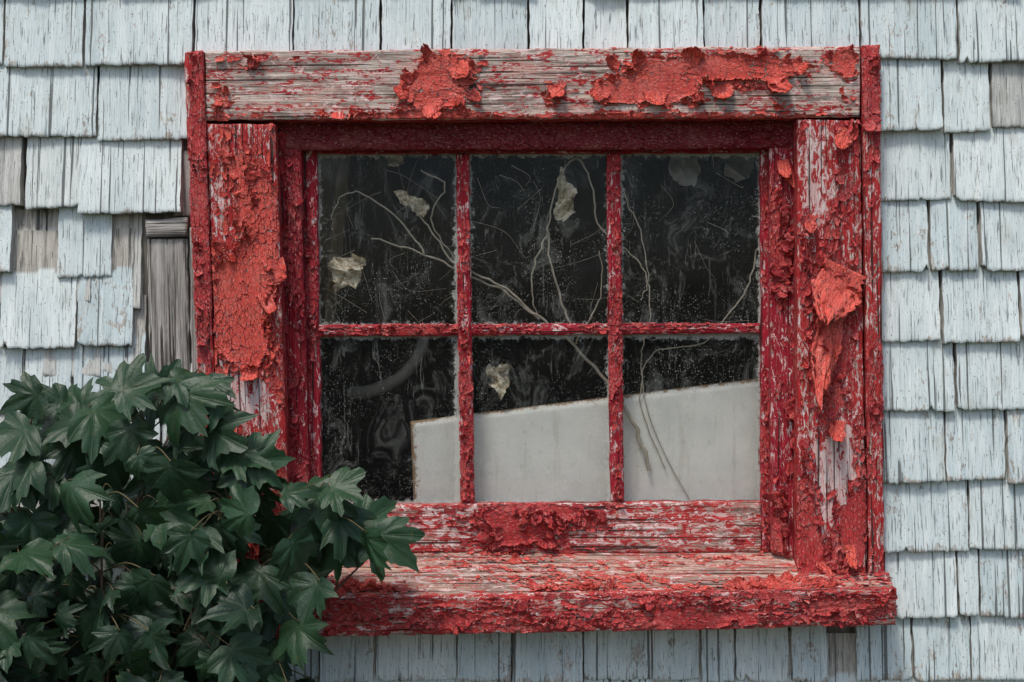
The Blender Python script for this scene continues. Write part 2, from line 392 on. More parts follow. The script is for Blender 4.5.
board('sash_bottom_rail',Q(YS-0.002,(322,504),(762,501),(762,553),(322,556)),'u',SUB_RAIL,PM,-0.10,win,1.1,thick=0.03,lift=0.010,
  blobs=[(400,525,60,18,0.4),(640,540,50,10,-1.2),(660,520,40,8,-0.6),(560,520,70,12,0.1)],pblobs=[(500,525,200,20,0.4)],chips=1800)
kw=dict(cell=(0.018,0.007),res=0.0014,lift=0.006,chips=2200,chip=(0.004,0.011))
board('muntin_vertical_a',Q(YS,(455,153),(470,153),(475,505),(460,505)),'v',SUB_SASH,PM,0.0,win,1.0,thick=0.022,**kw)
board('muntin_vertical_b',Q(YS,(606,152),(621,152),(625,503),(610,503)),'v',SUB_SASH,PM,-0.07,win,1.0,thick=0.022,**kw)
board('muntin_horizontal',Q(YS+0.003,(316,324),(761,322),(761,334),(317,337)),'u',SUB_SASH,PM,0.0,win,1.0,thick=0.02,**kw)
def S3(px,y,z):
    s=(D+y)/D/500.0; return np.array([(px-512)*s,y,ZC+z])
zb,zf=-0.424,-0.484
board('sill_top',[S3(196,0.04,zb),S3(800,0.04,zb),S3(897,-0.12,zf),S3(196,-0.12,zf-0.004)],'u',SUB_SILL,PA,-0.55,win,0.9,cell=(0.013,0.006),thick=0.03,lift=0.007,
  blobs=[(790,585,70,7,0.8),(350,590,60,10,0.5)],pblobs=[(450,575,150,16,0.3)],chips=1500,chip=(0.004,0.014))
board('sill_horn',[S3(797,-0.045,-0.452),S3(890,-0.045,-0.452),S3(897,-0.122,zf+0.001),S3(790,-0.122,zf+0.001)],'u',SUB_SILL,PM,0.1,win,1.0,cell=(0.016,0.008),thick=0.03)
board('sill_front',[P(196,597,-0.124),P(898,588,-0.124),P(897,626,-0.124),P(196,640,-0.124)],'u',SUB_RAIL,PM,0.10,win,1.0,cell=(0.035,0.011),thick=0.10,lift=0.009,
  blobs=[(330,612,60,20,0.4),(700,612,120,10,0.2),(850,612,50,22,0.3),(560,600,100,8,0.2)],edgewear=0.5,chips=1200)
X_=np.array([1.,0,0]); Z_=np.array([0,0,1.]); NY=np.array([0,-1.,0])
def big(acc,px,py,ang,L,Wd,R,y,r=0.9,sp=0.2,n=26):
    a=math.radians(ang); d=np.array([math.cos(a),0,math.sin(a)]); e=np.cross(NY,d)
    peel_patch(acc,P(px,py,y),d,e,NY,L,Wd,R,rng.uniform(0,500),r,n,(rng.uniform(0,50),rng.uniform(0,50)),sp,0.3)
bg_=Acc()
big(bg_,846,268,-115,0.12,0.12,0.16,YC,0.95,0.1); big(bg_,832,312,-101,0.18,0.065,0.26,YC,0.85,0.1); big(bg_,846,300,40,0.03,0.06,0.03,YC)
big(bg_,452,66,-30,0.05,0.05,0.04,YC); big(bg_,410,88,-150,0.035,0.05,0.03,YC); big(bg_,470,92,-40,0.035,0.03,0.03,YC); big(bg_,432,98,-90,0.04,0.07,0.05,YC)
big(bg_,556,84,-80,0.04,0.05,0.03,YC); big(bg_,605,88,-140,0.045,0.045,0.035,YC); big(bg_,655,92,-95,0.03,0.06,0.03,YC)
big(bg_,770,74,-50,0.07,0.055,0.05,YC); big(bg_,790,66,-20,0.04,0.03,0.03,YC); big(bg_,620,66,160,0.03,0.03,0.03,YC); big(bg_,720,86,-70,0.03,0.05,0.03,YC)
big(bg_,268,268,-20,0.04,0.07,0.05,YC,0.3); big(bg_,262,292,-60,0.06,0.045,0.05,YC,0.5); big(bg_,250,365,-90,0.035,0.05,0.03,YC)
big(bg_,848,130,-120,0.05,0.04,0.05,YC); big(bg_,838,420,-100,0.05,0.04,0.04,YC); big(bg_,782,160,-80,0.05,0.03,0.04,0.0); big(bg_,790,176,-60,0.035,0.03,0.03,0.0,0.4)
big(bg_,850,545,-90,0.05,0.03,0.04,YC); big(bg_,225,440,-80,0.04,0.04,0.04,YC,0.7)
big(bg_,640,66,100,0.03,0.05,0.03,YC); big(bg_,690,64,80,0.03,0.06,0.03,YC); big(bg_,812,215,-100,0.04,0.03,0.04,YC,0.4); big(bg_,820,560,-60,0.04,0.03,0.04,YC,0.5)
solid(bg_.make('large_paint_curls',PA,True,win),0.0012)

# ---------------------------------------------------------------- glass
def mat_glass():
    m=M('dusty_glass'); m.two=True; uv=m.n('UVMap').outputs[0]; e,_,_=attr(m)
    tr=m.n('BsdfTransparent',{'Color':(0.95,0.95,0.94)})
    gl=m.n('BsdfGlossy',{'Color':(0.9,0.95,1.0),'Roughness':0.03})
    bn=m.n('Bump',{'Height':m.noise(uv,(9,5,1),1,1,0.5),'Strength':0.25,'Distance':0.01}); m.nt.links.new(bn.outputs[0],gl.inputs['Normal'])
    fr=m.n('Fresnel',{'IOR':1.35})
    mx=m.n('MixShader',{0:m.math('MULTIPLY',fr.outputs[0],0.6)}); m.nt.links.new(tr.outputs[0],mx.inputs[1]); m.nt.links.new(gl.outputs[0],mx.inputs[2])
    v=m.n('TexVoronoi',{'Vector':uv,'Scale':260.0},voronoi_dimensions='2D'); hs=m.n('SeparateColor',{'Color':v.outputs[1]})
    dot=m.math('MULTIPLY',m.ramp(v.outputs[0],0.15,0.34,1,0),m.ramp(hs.outputs[0],0.60,0.98))
    v2=m.n('TexVoronoi',{'Vector':uv,'Scale':90.0},voronoi_dimensions='2D'); hs2=m.n('SeparateColor',{'Color':v2.outputs[1]})
    dot2=m.math('MULTIPLY',m.ramp(v2.outputs[0],0.03,0.13,1,0),m.ramp(hs2.outputs[1],0.6,0.98))
    dens=m.ramp(m.noise(uv,(7,7,1),1,4,0.7),0.40,0.66,0.04,1.0)
    d=m.math('MULTIPLY',m.math('MAXIMUM',m.math('MULTIPLY',dot,0.34),m.math('MULTIPLY',dot2,0.65)),dens)
    haze=m.ramp(m.noise(uv,(15,10,1),1,4.5,0.82,0.8),0.50,0.72,0.010,0.12)
    streak=m.ramp(m.noise(uv,(80,8,1),1,4.5,0.8,1.5),0.60,0.68,0,0.14)
    nn=m.noise(uv,(60,60,1),1,4.5,0.8)
    eg=m.ramp(m.math('ADD',m.math('MULTIPLY',e,0.55),nn),0.72,0.92,0.0,0.6)
    f=m.math('ADD',m.math('ADD',d,haze),m.math('ADD',streak,eg),clamp=True)
    df=m.n('BsdfDiffuse',{'Color':(0.50,0.53,0.49,1)})
    m2=m.n('MixShader',{0:f}); m.nt.links.new(mx.outputs[0],m2.inputs[1]); m.nt.links.new(df.outputs[0],m2.inputs[2])
    m.nt.links.new(m2.outputs[0],m.out.inputs[0]); return m.m
MG=mat_glass()
YG=0.046
xs=[(314,461),(465,614),(616,765)]; zs=[(150,331),(332,508)]
for i,(xa,xb) in enumerate(xs):
    for j,(ya,yb) in enumerate(zs):
        a=P(xa,ya,YG); b=P(xb,yb,YG); n=60
        S,T=np.meshgrid(np.linspace(0,1,n+1),np.linspace(0,1,n+1))
        V=np.stack([a[0]+(b[0]-a[0])*S,np.full(S.shape,YG+0.0004*(i+2*j)),a[2]+(b[2]-a[2])*T],-1).reshape(-1,3)
        ed=np.minimum(np.minimum(S,1-S)*(b[0]-a[0]),np.minimum(T,1-T)*(a[2]-b[2])); e=np.exp(-np.maximum(ed-0.008,0)/0.009).ravel()
        mk('glass_pane',V,gridF(n+1,n+1),MG,np.stack([e,e,e,e*0+1],-1),np.stack([V[:,0]+i*3,V[:,2]+j*2],-1),True,win)

# ---------------------------------------------------------------- wall
wall=empty('shingled_wall')
mw=M('bare_board'); tc=mw.n('TexCoord').outputs['Object']
g=mw.noise(tc,(70,70,3),1,4,0.6)
WOOD=mw.finish(mw.mix(mw.ramp(g,0.3,0.7),(0.07,0.06,0.05),(0.22,0.20,0.17)),0.85,g,0.6,0.003)
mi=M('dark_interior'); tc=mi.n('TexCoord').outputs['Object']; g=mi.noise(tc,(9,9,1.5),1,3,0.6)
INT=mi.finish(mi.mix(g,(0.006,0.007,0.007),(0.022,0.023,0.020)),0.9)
h0=P(275,120,0.01); h1=P(802,560,0.01)
W=2.6; ZT=2.75
box('sheathing_left',-W,h0[0],0.004,0.03,0.05,ZT,WOOD,wall)
box('sheathing_right',h1[0],W,0.004,0.03,0.05,ZT,WOOD,wall)
box('sheathing_top',h0[0],h1[0],0.004,0.03,h0[2],ZT,WOOD,wall)
box('sheathing_bottom',h0[0],h1[0],0.004,0.03,0.05,h1[2],WOOD,wall)
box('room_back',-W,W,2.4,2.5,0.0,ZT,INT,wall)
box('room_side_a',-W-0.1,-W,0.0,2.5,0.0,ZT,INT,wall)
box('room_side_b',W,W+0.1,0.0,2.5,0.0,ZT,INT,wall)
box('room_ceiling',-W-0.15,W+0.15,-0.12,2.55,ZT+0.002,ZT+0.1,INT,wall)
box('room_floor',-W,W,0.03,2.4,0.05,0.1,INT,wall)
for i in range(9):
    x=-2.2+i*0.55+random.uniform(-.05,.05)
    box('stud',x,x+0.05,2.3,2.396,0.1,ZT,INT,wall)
acc=Acc()
def shingle(x0,x1,pb,bare=0.0,L=0.235,yo=0.0,r=None):
    y=-0.018; s=(D+y)/D/500.0
    X0=(x0-512)*s+random.uniform(0.0006,0.0024); X1=(x1-512)*s-random.uniform(0.0006,0.0024); Z=ZC+(341-pb)*s
    sd=random.random()*500
    if r is None: r=random.random()
    nx=max(4,int((X1-X0)/0.003)); nz=36
    S,T=np.meshgrid(np.linspace(0,1,nx+1),np.linspace(0,1,nz+1)**1.3)
    w=X1-X0
    X=X0+S*w; tilt=random.uniform(-0.003,0.003)
    Zz=Z+T*L
    bot=(fbm(S*w*90+sd,S*0+1,sd)-0.5)*0.004+(hsh(np.floor((S*w*160)+sd),0,sd)-0.5)*0.0028+tilt*(S-0.5)*2
    if random.random()<0.25:
        cx=random.choice([0,1]); bot=bot+random.uniform(0.004,0.010)*np.exp(-np.abs(S-cx)*w/0.007)
    if random.random()<0.45:
        bot=bot+random.uniform(0.003,0.015)*np.exp(-((S-random.random())*w/0.003)**2)
    Zz=Zz+bot*np.clip(1-T*5,0,1)
    X=X+(fbm(T*L*40+sd,T*0,sd+3)-0.5)*0.004*np.where(S<0.5,1,-1)*(np.abs(S-0.5)*2)**6
    th=0.026+random.uniform(-0.005,0.007)
    cup=random.uniform(-0.004,0.007)
    Y=-(0.004+(th-0.004)*(1-T))-cup*(S-0.5)**2*4*(1-T)**1.5-(fbm(S*w*70+sd,T*L*4,sd+6)-0.5)*0.003+yo
    Y=Y-(S-0.5)*random.uniform(-0.006,0.006)*(1-T)
    Y=Y+0.002*np.exp(-(T*L)/0.002)
    n=(nx+1)*(nz+1); V=np.stack([X,Y,Zz],-1).reshape(-1,3)
    idx=np.arange(n).reshape(nz+1,nx+1)
    F=np.stack([idx[:-1,:-1],idx[:-1,1:],idx[1:,1:],idx[1:,:-1]],-1).reshape(-1,4)
    b=np.where(T*L>0.150+0.006*fbm(S*w*50,T*0,sd),1.0,bare)
    C=np.stack([np.full(S.shape,r),b,T*L/0.14,np.ones(S.shape)],-1).reshape(-1,4)
    U=np.stack([S*w+sd,Zz-Z+sd*0.3],-1).reshape(-1,2)
    loop=np.concatenate([idx[0,:],idx[1:,-1],idx[-1,-2::-1],idx[-2:0:-1,0]]); m=len(loop)
    A=V[loop]; B=A.copy(); B[:,1]=0.0035
    CA=C[loop].copy(); CA[:,1]=0.85
    k=np.arange(m); k2=np.roll(k,-1)
    V=np.concatenate([V,A,B]); C=np.concatenate([C,CA,CA]); ua=U[loop]; ub=ua.copy(); ub[:,1]+=0.02
    U=np.concatenate([U,ua,ub]); F=np.concatenate([F,np.stack([n+k2,n+k,n+m+k,n+m+k2],-1)])
    acc.add(V,F,C,U)
def run(x0,x1,pb,jit=2):
    x=x0
    while x<x1-1:
        w=random.uniform(48,108)
        if x1-x-w<35: w=x1-x
        shingle(x,x+w,pb+random.uniform(-jit,jit)); x+=w
hand=[
 (-60,3,66,0),(5,84,67,0),(86,193,65,0),
 (195,293,60,0),(294,380,60,0),(381,451,60,0),(452,528,60,0),(529,583,60,0),(584,627,60,0),(628,703,60,0),(704,760,60,0),(761,859,60,0),
 (860,957,59,0),(958,1040,62,0),
 (-70,97,137,0),(98,192,140,0),
 (872,941,131,0),(943,990,132,0),(992,1050,127,0.7),
 (-60,22,206,0.7),(26,82,208,0.2),(80,182,213,0),
 (872,951,200,0),(953,1040,202,0),
 (-60,13,273,0),(57,112,277,0),
 (872,928,272,0),(930,978,270,0),(980,1040,271,0),
 (-40,0,345,0),(1,77,348,0),(78,134,346,0),
 (872,940,341,0),(942,1018,342,0),(1019,1060,339,0),
 (-50,22,414,0),(24,72,416,0),(74,145,413,0),
 (872,954,411,0),(956,1050,409,0),
 (-50,30,484,0),(32,90,486,0),(91,160,483,0),(161,225,485,0),
 (872,944,482,0),(945,1006,480,0),(1007,1050,482,0),
 (-50,46,552,0),(47,120,553,0),(121,215,552,0),
 (878,968,551,0),(969,1040,549,0),
 (-50,60,620,0),(61,130,618,0),(131,215,620,0),
 (885,956,617,0),(957,979,615,0),(980,1050,617,0),
]
for h in hand: shingle(h[0],h[1],h[2],h[3])
shingle(147,215,416,0.3,L=0.105)
bot=[-50,20,95,170,240,320,375,457,512,583,652,700,735,790,828]
for a,b in zip(bot[:-1],bot[1:]): shingle(a+0.5,b-0.5,681+random.uniform(-2,1),0,L=0.20)
for a,b in [(856,912),(913,970),(971,1050)]: shingle(a,b,680,0,L=0.22)
run(-50,1050,752)
for k,pb in enumerate([66,137,208,275,346,414,484,552,619,681,752]):
    run(-780,-55 if k not in(1,) else -72,pb); run(1052,1800,pb)
for k in range(1,9): run(-780,1800,62-70*k)
for k in range(1,9):
    if 752+70*k<1090: run(-780,1800,752+70*k)
for row in range(3,8):
    x=-60
    while x<140:
        w=random.uniform(28,60)
        if x+w>140: w=141-x
        shingle(x,x+w,70*row+95+random.uniform(-4,4),0.7,yo=0.012,r=0.9); x+=w+0.5
acc.make('shingles',MS,True,wall)
OLD=mat_sub('old_plank_wood',-0.3,-1.6,0.72,grey=1.0)
board('old_plank',Q(-0.012,(146,238),(187,238),(190,376),(149,376)),'v',OLD,PC,-9,wall,thick=0.014)
board('old_plank_edge',Q(-0.020,(188,226),(206,226),(206,376),(191,376)),'v',OLD,PC,-9,wall,thick=0.022)
board('old_ledge',Q(-0.022,(144,219),(187,217),(187,237),(145,237)),'u',OLD,PC,-9,wall,thick=0.022)
board('old_upper_plank',Q(-0.009,(170,150),(200,150),(200,217),(172,217)),'v',OLD,PC,-9,wall,thick=0.012)
box('foundation',-W,W,-0.01,0.10,-0.2,0.06,WOOD,wall)

# ---------------------------------------------------------------- inside things
mp=M('stained_white_panel'); tc=mp.n('TexCoord').outputs['Object']; e,_,_=attr(mp)
n1=mp.noise(tc,(14,14,14),1,4,0.65); n2=mp.noise(tc,(60,60,60),1,4.5,0.82)
c=mp.mix(mp.ramp(n1,0.35,0.7,0,0.6),(0.90,0.90,0.83),(0.70,0.73,0.67))
c=mp.mix(mp.ramp(n2,0.56,0.68,0,0.45),c,(0.52,0.50,0.42))
c=mp.mix(mp.ramp(mp.noise(tc,(50,50,5),1,4,0.7),0.55,0.72,0,0.35),c,(0.50,0.46,0.34))
rust=mp.ramp(mp.math('ADD',mp.math('MULTIPLY',e,0.45),n2),0.70,0.86)
c=mp.mix(rust,c,mp.mix(n1,(0.24,0.12,0.05),(0.56,0.42,0.26)))
PAN=mp.finish(c,0.55,n2,0.2,0.001)
def slab(name,corn,th,mat,n=60,parent=None):
    TL,TR,BR,BL=corn
    S,T=np.meshgrid(np.linspace(0,1,n+1)**1.5,np.linspace(0,1,n+1)**1.5); s=S[...,None]; t=T[...,None]
    Pn=(TL*(1-s)+TR*s)*(1-t)+(BL*(1-s)+BR*s)*t
    nn=np.cross(BL-TL,TR-TL); nn/=np.linalg.norm(nn)
    U=np.linalg.norm(TR-TL); Vv=np.linalg.norm(BL-TL)
    d=np.minimum(S*U,T*Vv); d=np.minimum(d,(1-S)*U)
    rnd=np.clip(1-d/0.012,0,1)**2*0.012
    Pn=Pn-nn*rnd[...,None]
    N_=(n+1)**2; idx=np.arange(N_).reshape(n+1,n+1)
    F=gridF(n+1,n+1)
    e=(0.8*np.exp(-d/0.007)+0.35*np.exp(-S*U/0.05)).reshape(-1); C=np.stack([e,e,e,e*0+1],-1); V=Pn.reshape(-1,3)
    loop=np.concatenate([idx[0,:],idx[1:,-1],idx[-1,-2::-1],idx[-2:0:-1,0]]); m=len(loop)
    k=np.arange(m); k2=np.roll(k,-1)
    V=np.concatenate([V,V[loop],V[loop]-nn*th]); C=np.concatenate([C,C[loop],C[loop]])
    F=np.concatenate([F,np.stack([N_+k,N_+k2,N_+m+k2,N_+m+k],-1)])
    return mk(name,V,F,mat,C,None,True,parent)
slab('white_panel',[P(410,422,0.085),P(800,374,0.085),P(800,620,0.085),P(418,620,0.085)],0.03,PAN)
vine=empty('dead_vine')
va=Acc(); v_=lambda l:[P(a,b,y) for a,b,y in l]
def twig(l,r0,r1):
    l=[(a,b,min(y,0.078)) for a,b,y in l]
    pts=spline(v_(l),8); pts=pts+np.stack([(vn(np.arange(len(pts))*0.7,np.zeros(len(pts)),i+l[0][0])-0.5)*0.006 for i in range(3)],-1)
    tube(va,pts,r0,r1,6)
twig([(650,470,0.07),(635,425,0.07),(612,388,0.075),(575,345,0.078),(540,318,0.078),(505,292,0.075),(470,276,0.075),(425,255,0.075),(372,238,0.07)],0.0042,0.0016)
twig([(540,318,0.08),(500,285,0.07),(455,262,0.068),(425,222,0.07),(405,200,0.07)],0.0028,0.0012)
twig([(425,255,0.075),(395,215,0.07),(355,192,0.07),(335,205,0.07),(332,228,0.07)],0.0022,0.001)
twig([(570,322,0.08),(556,285,0.07),(548,235,0.065),(556,190,0.065),(566,165,0.065)],0.0026,0.0013)
twig([(548,235,0.066),(535,262,0.066),(532,295,0.07),(540,318,0.078)],0.0018,0.0013)
twig([(566,165,0.065),(580,160,0.065),(592,185,0.065),(600,228,0.065),(640,262,0.07),(650,300,0.07),(648,330,0.08)],0.0022,0.0013)
twig([(616,170,0.06),(628,205,0.065),(643,240,0.065),(648,280,0.07),(640,300,0.07)],0.0018,0.001)
twig([(575,345,0.08),(590,320,0.07),(602,290,0.07),(600,250,0.07)],0.0020,0.001)
twig([(756,250,0.065),(748,285,0.065),(725,318,0.07),(700,345,0.08),(655,352,0.08),(640,400,0.083),(665,470,0.085)],0.0018,0.0012)
twig([(420,170,0.06),(445,185,0.065),(432,215,0.065),(440,238,0.068),(458,262,0.07)],0.0018,0.001)
twig([(648,330,0.08),(641,360,0.08),(650,420,0.084),(690,500,0.085)],0.0016,0.001)
for i in range(46):
    x=random.uniform(325,750); y=random.uniform(158,345); a=random.uniform(0,6.28); l=random.uniform(20,70)
    dx,dy=math.cos(a)*l,math.sin(a)*l
    tube(va,spline(v_([(x,y,0.06),(x+dx*.5+random.uniform(-14,14),y+dy*.5+random.uniform(-14,14),0.065),(x+dx,y+dy,0.07)]),6),0.00035,0.0002,4)
mv=M('dry_vine'); tc=mv.n('TexCoord').outputs['Object']; g=mv.noise(tc,(60,60,60),1,3,0.6)
va.make('stems',mv.finish(mv.mix(g,(0.26,0.23,0.17),(0.60,0.54,0.44)),0.8),True,vine)
ml=M('withered_leaf'); tc=ml.n('TexCoord').outputs['Object']; g=ml.noise(tc,(90,90,90),1,4.5,0.75)
WL=ml.finish(ml.mix(ml.ramp(g,0.38,0.60),(0.34,0.25,0.14),(0.88,0.82,0.64)),0.7,g,0.6,0.003,0.2)
def crumple(name,outl,y,sd,mat=WL,amp=0.022,parent=vine):
    """papery scrap with an angular outline, creased out of plane"""
    o=np.array([P(a,b,y) for a,b in outl]); c=o.mean(axis=0)
    pts=[]
    for i in range(len(o)):
        for t in (0,0.25,0.5,0.75): pts.append(o[i]*(1-t)+o[(i+1)%len(o)]*t)
    o=np.array(pts); o=o+np.stack([(hsh(np.arange(len(o)),k,sd)-0.5)*0.006 for k in(0,1,2)],-1)
    V=[c[None]]; m=len(o); R=[0.14,0.28,0.42,0.56,0.7,0.85,1.0]; nr=len(R)
    for r in R: V.append(c+(o-c)*r)
    V=np.concatenate(V)
    q=V-c; a=np.array([math.cos(sd),0,math.sin(sd)]); b=np.array([-math.sin(sd*1.7),0,math.cos(sd*1.7)])
    V[:,1]+=amp*(vn(q@a*60+sd,q@b*60,sd)-0.5)*1.8+amp*0.8*(np.abs(((q@a*30+sd)%1)-0.5)*2)+0.008*(vn(q[:,0]*200,q[:,2]*200,sd)-0.5)
    F=[]
    for i in range(m):
        j=(i+1)%m; F.append((0,1+i,1+j))
        for k in range(nr-1): F.append((1+k*m+i,1+(k+1)*m+i,1+(k+1)*m+j,1+k*m+j))
    mk(name,V,F,mat,None,None,True,parent)
crumple('withered_leaf_a',[(334,256),(344,258),(352,253),(367,259),(363,266),(361,272),(357,289),(347,285),(333,293),(335,283),(331,272),(328,266)],0.07,1.3)
crumple('withered_leaf_b',[(488,364),(496,368),(502,363),(511,366),(507,374),(510,381),(505,392),(501,400),(496,390),(489,386),(491,378),(485,372)],0.07,5.1)
crumple('withered_leaf_c',[(562,166),(566,180),(577,190),(574,200),(575,212),(566,221),(556,219),(553,210),(559,198),(557,182)],0.07,8.7)
crumple('withered_leaf_d',[(394,190),(404,190),(412,196),(424,198),(429,204),(424,217),(417,214),(410,206),(400,204)],0.07,12.2)
crumple('withered_leaf_e',[(384,152),(398,153),(404,162),(396,168),(388,164)],0.07,17.2)
mr=M('pale_reflection'); tc=mr.n('TexCoord').outputs['Object']; g=mr.noise(tc,(40,40,40),1,4,0.6)  # pale grey that imitates reflections on the glass
REFL=mr.finish(mr.mix(g,(0.30,0.33,0.34),(0.6,0.63,0.64)),0.8)
crumple('reflection_blob',[(671,150),(684,146),(698,151),(702,170),(694,186),(680,184),(669,175)],0.16,3.2,REFL,0.03,None)  # added shape behind the upper-right pane, standing in for a pale reflection
crumple('reflection_blob',[(728,150),(744,146),(756,158),(752,176),(738,182),(725,170)],0.17,7.2,REFL,0.03,None)  # second added shape, likewise in place of a reflection
mh=M('dull_hose'); tc=mh.n('TexCoord').outputs['Object']; g=mh.noise(tc,(20,20,20),1,4,0.6)
ha=Acc(); tube(ha,spline([P(350,394,0.30),P(375,390,0.28),P(402,376,0.28),P(420,352,0.30),P(424,330,0.34)],8),0.016,0.012,12)
ha.make('garden_hose',mh.finish(mh.mix(g,(0.10,0.10,0.09),(0.26,0.26,0.22)),0.6),True)
mc=M('old_curtain'); tc=mc.n('TexCoord').outputs['Object']; g=mc.noise(tc,(30,30,6),1,4,0.6)
CM=mc.finish(mc.mix(g,(0.09,0.065,0.03),(0.24,0.18,0.09)),0.9)
n=40; S,T=np.meshgrid(np.linspace(0,1,n+1),np.linspace(0,1,n+1))
a=P(290,100,0.16); b=P(358,330,0.16)
V=np.stack([a[0]+(b[0]-a[0])*S*(1-0.35*T),0.16+0.02*np.sin(S*22)+0.02*fbm(S*3,T*3,2),a[2]+(b[2]-a[2])*T],-1).reshape(-1,3)
mk('curtain',V,gridF(n+1,n+1),CM)

# ---------------------------------------------------------------- shrub
half=[(0.0,1.0),(0.07,0.86),(0.15,0.80),(0.17,0.70),(0.20,0.62),(0.22,0.55),(0.31,0.60),(0.40,0.66),(0.55,0.70),(0.52,0.58),(0.54,0.48),(0.48,0.40),(0.43,0.34),(0.50,0.29),(0.60,0.20),(0.50,0.12),(0.44,0.03),(0.28,-0.04),(0.10,-0.06)]
out=half+[(0.0,0.02)]+[(-x,y) for x,y in half[:0:-1]]
out=np.array(out); cen=np.array([0,0.12])
veinflag=np.array([1 if (abs(x),y) in [(0.0,1.0),(0.55,0.70),(0.60,0.20)] else 0 for x,y in out],float)
no=len(out)
def leaf_mesh(size,rs):
    rings=[0.33,0.66,1.0]; V=[];C=[]
    droop=rs.uniform(0.15,1.0); fold=rs.uniform(-0.3,0.5); asx=rs.uniform(0.8,1.2)
    tw=rs.uniform(-0.6,0.6); ph=rs.uniform(0,6); oo=out*(1+0.18*(rs.random((no,1))-0.5))
    for r in rings:
        p=cen+(oo-cen)*r
        d=np.hypot(p[:,0],p[:,1]-0.1)
        z=-droop*d**2*0.6 - veinflag*0.05*r+ (1-veinflag)*0.02*r + fold*np.abs(p[:,0])*0.7 + tw*p[:,0]*p[:,1]
        z=z+0.055*np.sin(p[:,0]*9+p[:,1]*5+ph)*r
        V.append(np.stack([p[:,0]*asx,p[:,1],z],-1)); C.append(veinflag)
    V=np.concatenate([np.array([[0,cen[1],0]])]+V); cv=np.concatenate([[1.0]]+C)
    F=[]
    for i in range(no):
        j=(i+1)%no
        F.append((0,1+i,1+j))
        for k in range(2):
            a=1+k*no; b=1+(k+1)*no
            F.append((a+i,b+i,b+j,a+j))
    return V*size,cv,F
LV=[];LF=[];LC=[];ln=0
bases=[]
rs=np.random.default_rng(5)
def add_leaf(base,tipdir,normal,size,shade):
    global ln
    t=tipdir/np.linalg.norm(tipdir); nn=normal-t*np.dot(normal,t); nn/=np.linalg.norm(nn); s=np.cross(t,nn)
    V,cv,F=leaf_mesh(size,rs)
    W_=base+V[:,0:1]*s+V[:,1:2]*t+V[:,2:3]*nn
    LV.append(W_); LC.append(np.stack([np.full(len(V),shade),cv,np.full(len(V),rs.random()),np.ones(len(V))],-1))
    for f in F: LF.append(tuple(x+ln for x in f))
    ln+=len(V); bases.append(base)
poly=[(-60,388),(0,382),(40,396),(100,388),(150,378),(205,380),(216,394),(210,430),(250,448),(272,478),(300,502),(330,515),(345,560),(315,590),(318,640),(300,700),(310,900),(300,1080),(-200,1080),(-200,420)]
def inside(x,y):
    c=False; j=len(poly)-1
    for i in range(len(poly)):
        xi,yi=poly[i]; xj,yj=poly[j]
        if (yi>y)!=(yj>y) and x<(xj-xi)*(y-yi)/(yj-yi)+xi: c=not c
        j=i
    return c
def rnd_leaf(px,py,y,size,shade,ang=None):
    if ang is None: ang=rs.normal(-math.pi/2,1.0)
    td=np.array([math.cos(ang),-rs.uniform(-0.3,0.8),math.sin(ang)])
    nm=np.array([rs.normal(0,0.65),-1.0,rs.uniform(-0.2,1.6)])
    c=P(px,py,y); add_leaf(c-td/np.linalg.norm(td)*size*0.42,td,nm,size,shade)
HL=[(20,398,200,.09),(45,404,160,.08),(75,402,120,.08),(108,396,200,.09),(138,384,20,.085),(165,382,60,.085),(190,382,350,.08),(208,394,300,.07),
(60,426,190,.10),(110,418,340,.10),(35,438,210,.10),(190,410,300,.10),(225,408,310,.07),
(175,434,220,.10),(130,448,280,.10),(220,437,330,.08),(245,457,350,.085),(265,457,20,.07),(205,464,260,.095),(262,488,300,.09),(240,478,240,.08),
(295,492,20,.07),(320,488,10,.075),(342,491,340,.08),(322,510,280,.085),(300,520,250,.09),(348,522,330,.085),(376,532,0,.09),(394,546,330,.10),(368,553,260,.085),
(330,550,230,.09),(300,555,290,.09),(270,530,240,.09),(303,585,300,.08),(285,612,330,.09),(296,642,280,.09),(275,660,320,.09),(250,590,250,.095),(232,620,300,.095),
(15,475,210,.10),(50,492,250,.10),(160,485,260,.10),(190,505,300,.10),(215,535,240,.095),(100,480,250,.095),(80,455,300,.085),(10,440,230,.09),(150,412,250,.08)]
for (x,y,a,s) in HL:
    rnd_leaf(x+rs.uniform(-3,3),y+rs.uniform(-3,3),rs.uniform(-0.32,-0.18),s*rs.uniform(0.95,1.2),rs.uniform(0.3,1),math.radians(a)+rs.normal(0,.15))
cnt=0
while cnt<430:
    x=rs.uniform(-190,345); y=rs.uniform(384,760)
    if not inside(x,y): continue
    dn=min(1,max(0.04,(y-445)/110)) if x<240 else 0.25
    if rs.random()>dn: continue
    yy=rs.uniform(-0.42,-0.06)
    rnd_leaf(x,y,yy,rs.uniform(0.05,0.105),rs.uniform(0,0.8)); cnt+=1
cnt=0
while cnt<200:
    x=rs.uniform(-200,310); y=rs.uniform(740,1080)
    rnd_leaf(x,y,rs.uniform(-0.45,-0.1),rs.uniform(0.08,0.13),rs.uniform(0,1)); cnt+=1
shrub=empty('maple_shrub')
mlf=M('green_leaf'); sh,vn_,r3=attr(mlf); tc=mlf.n('TexCoord').outputs['Object']
nz=mlf.noise(tc,(25,25,25),1,3,0.6); nf=mlf.noise(tc,(160,160,160),1,3,0.6)
c=mlf.mix(sh,(0.006,0.020,0.011),(0.024,0.070,0.028))
c=mlf.mix(mlf.ramp(nz,0.4,0.7,0,0.5),c,(0.030,0.072,0.042))
c=mlf.mix(mlf.math('MULTIPLY',mlf.math('POWER',vn_,9.0),0.55),c,(0.09,0.14,0.07))
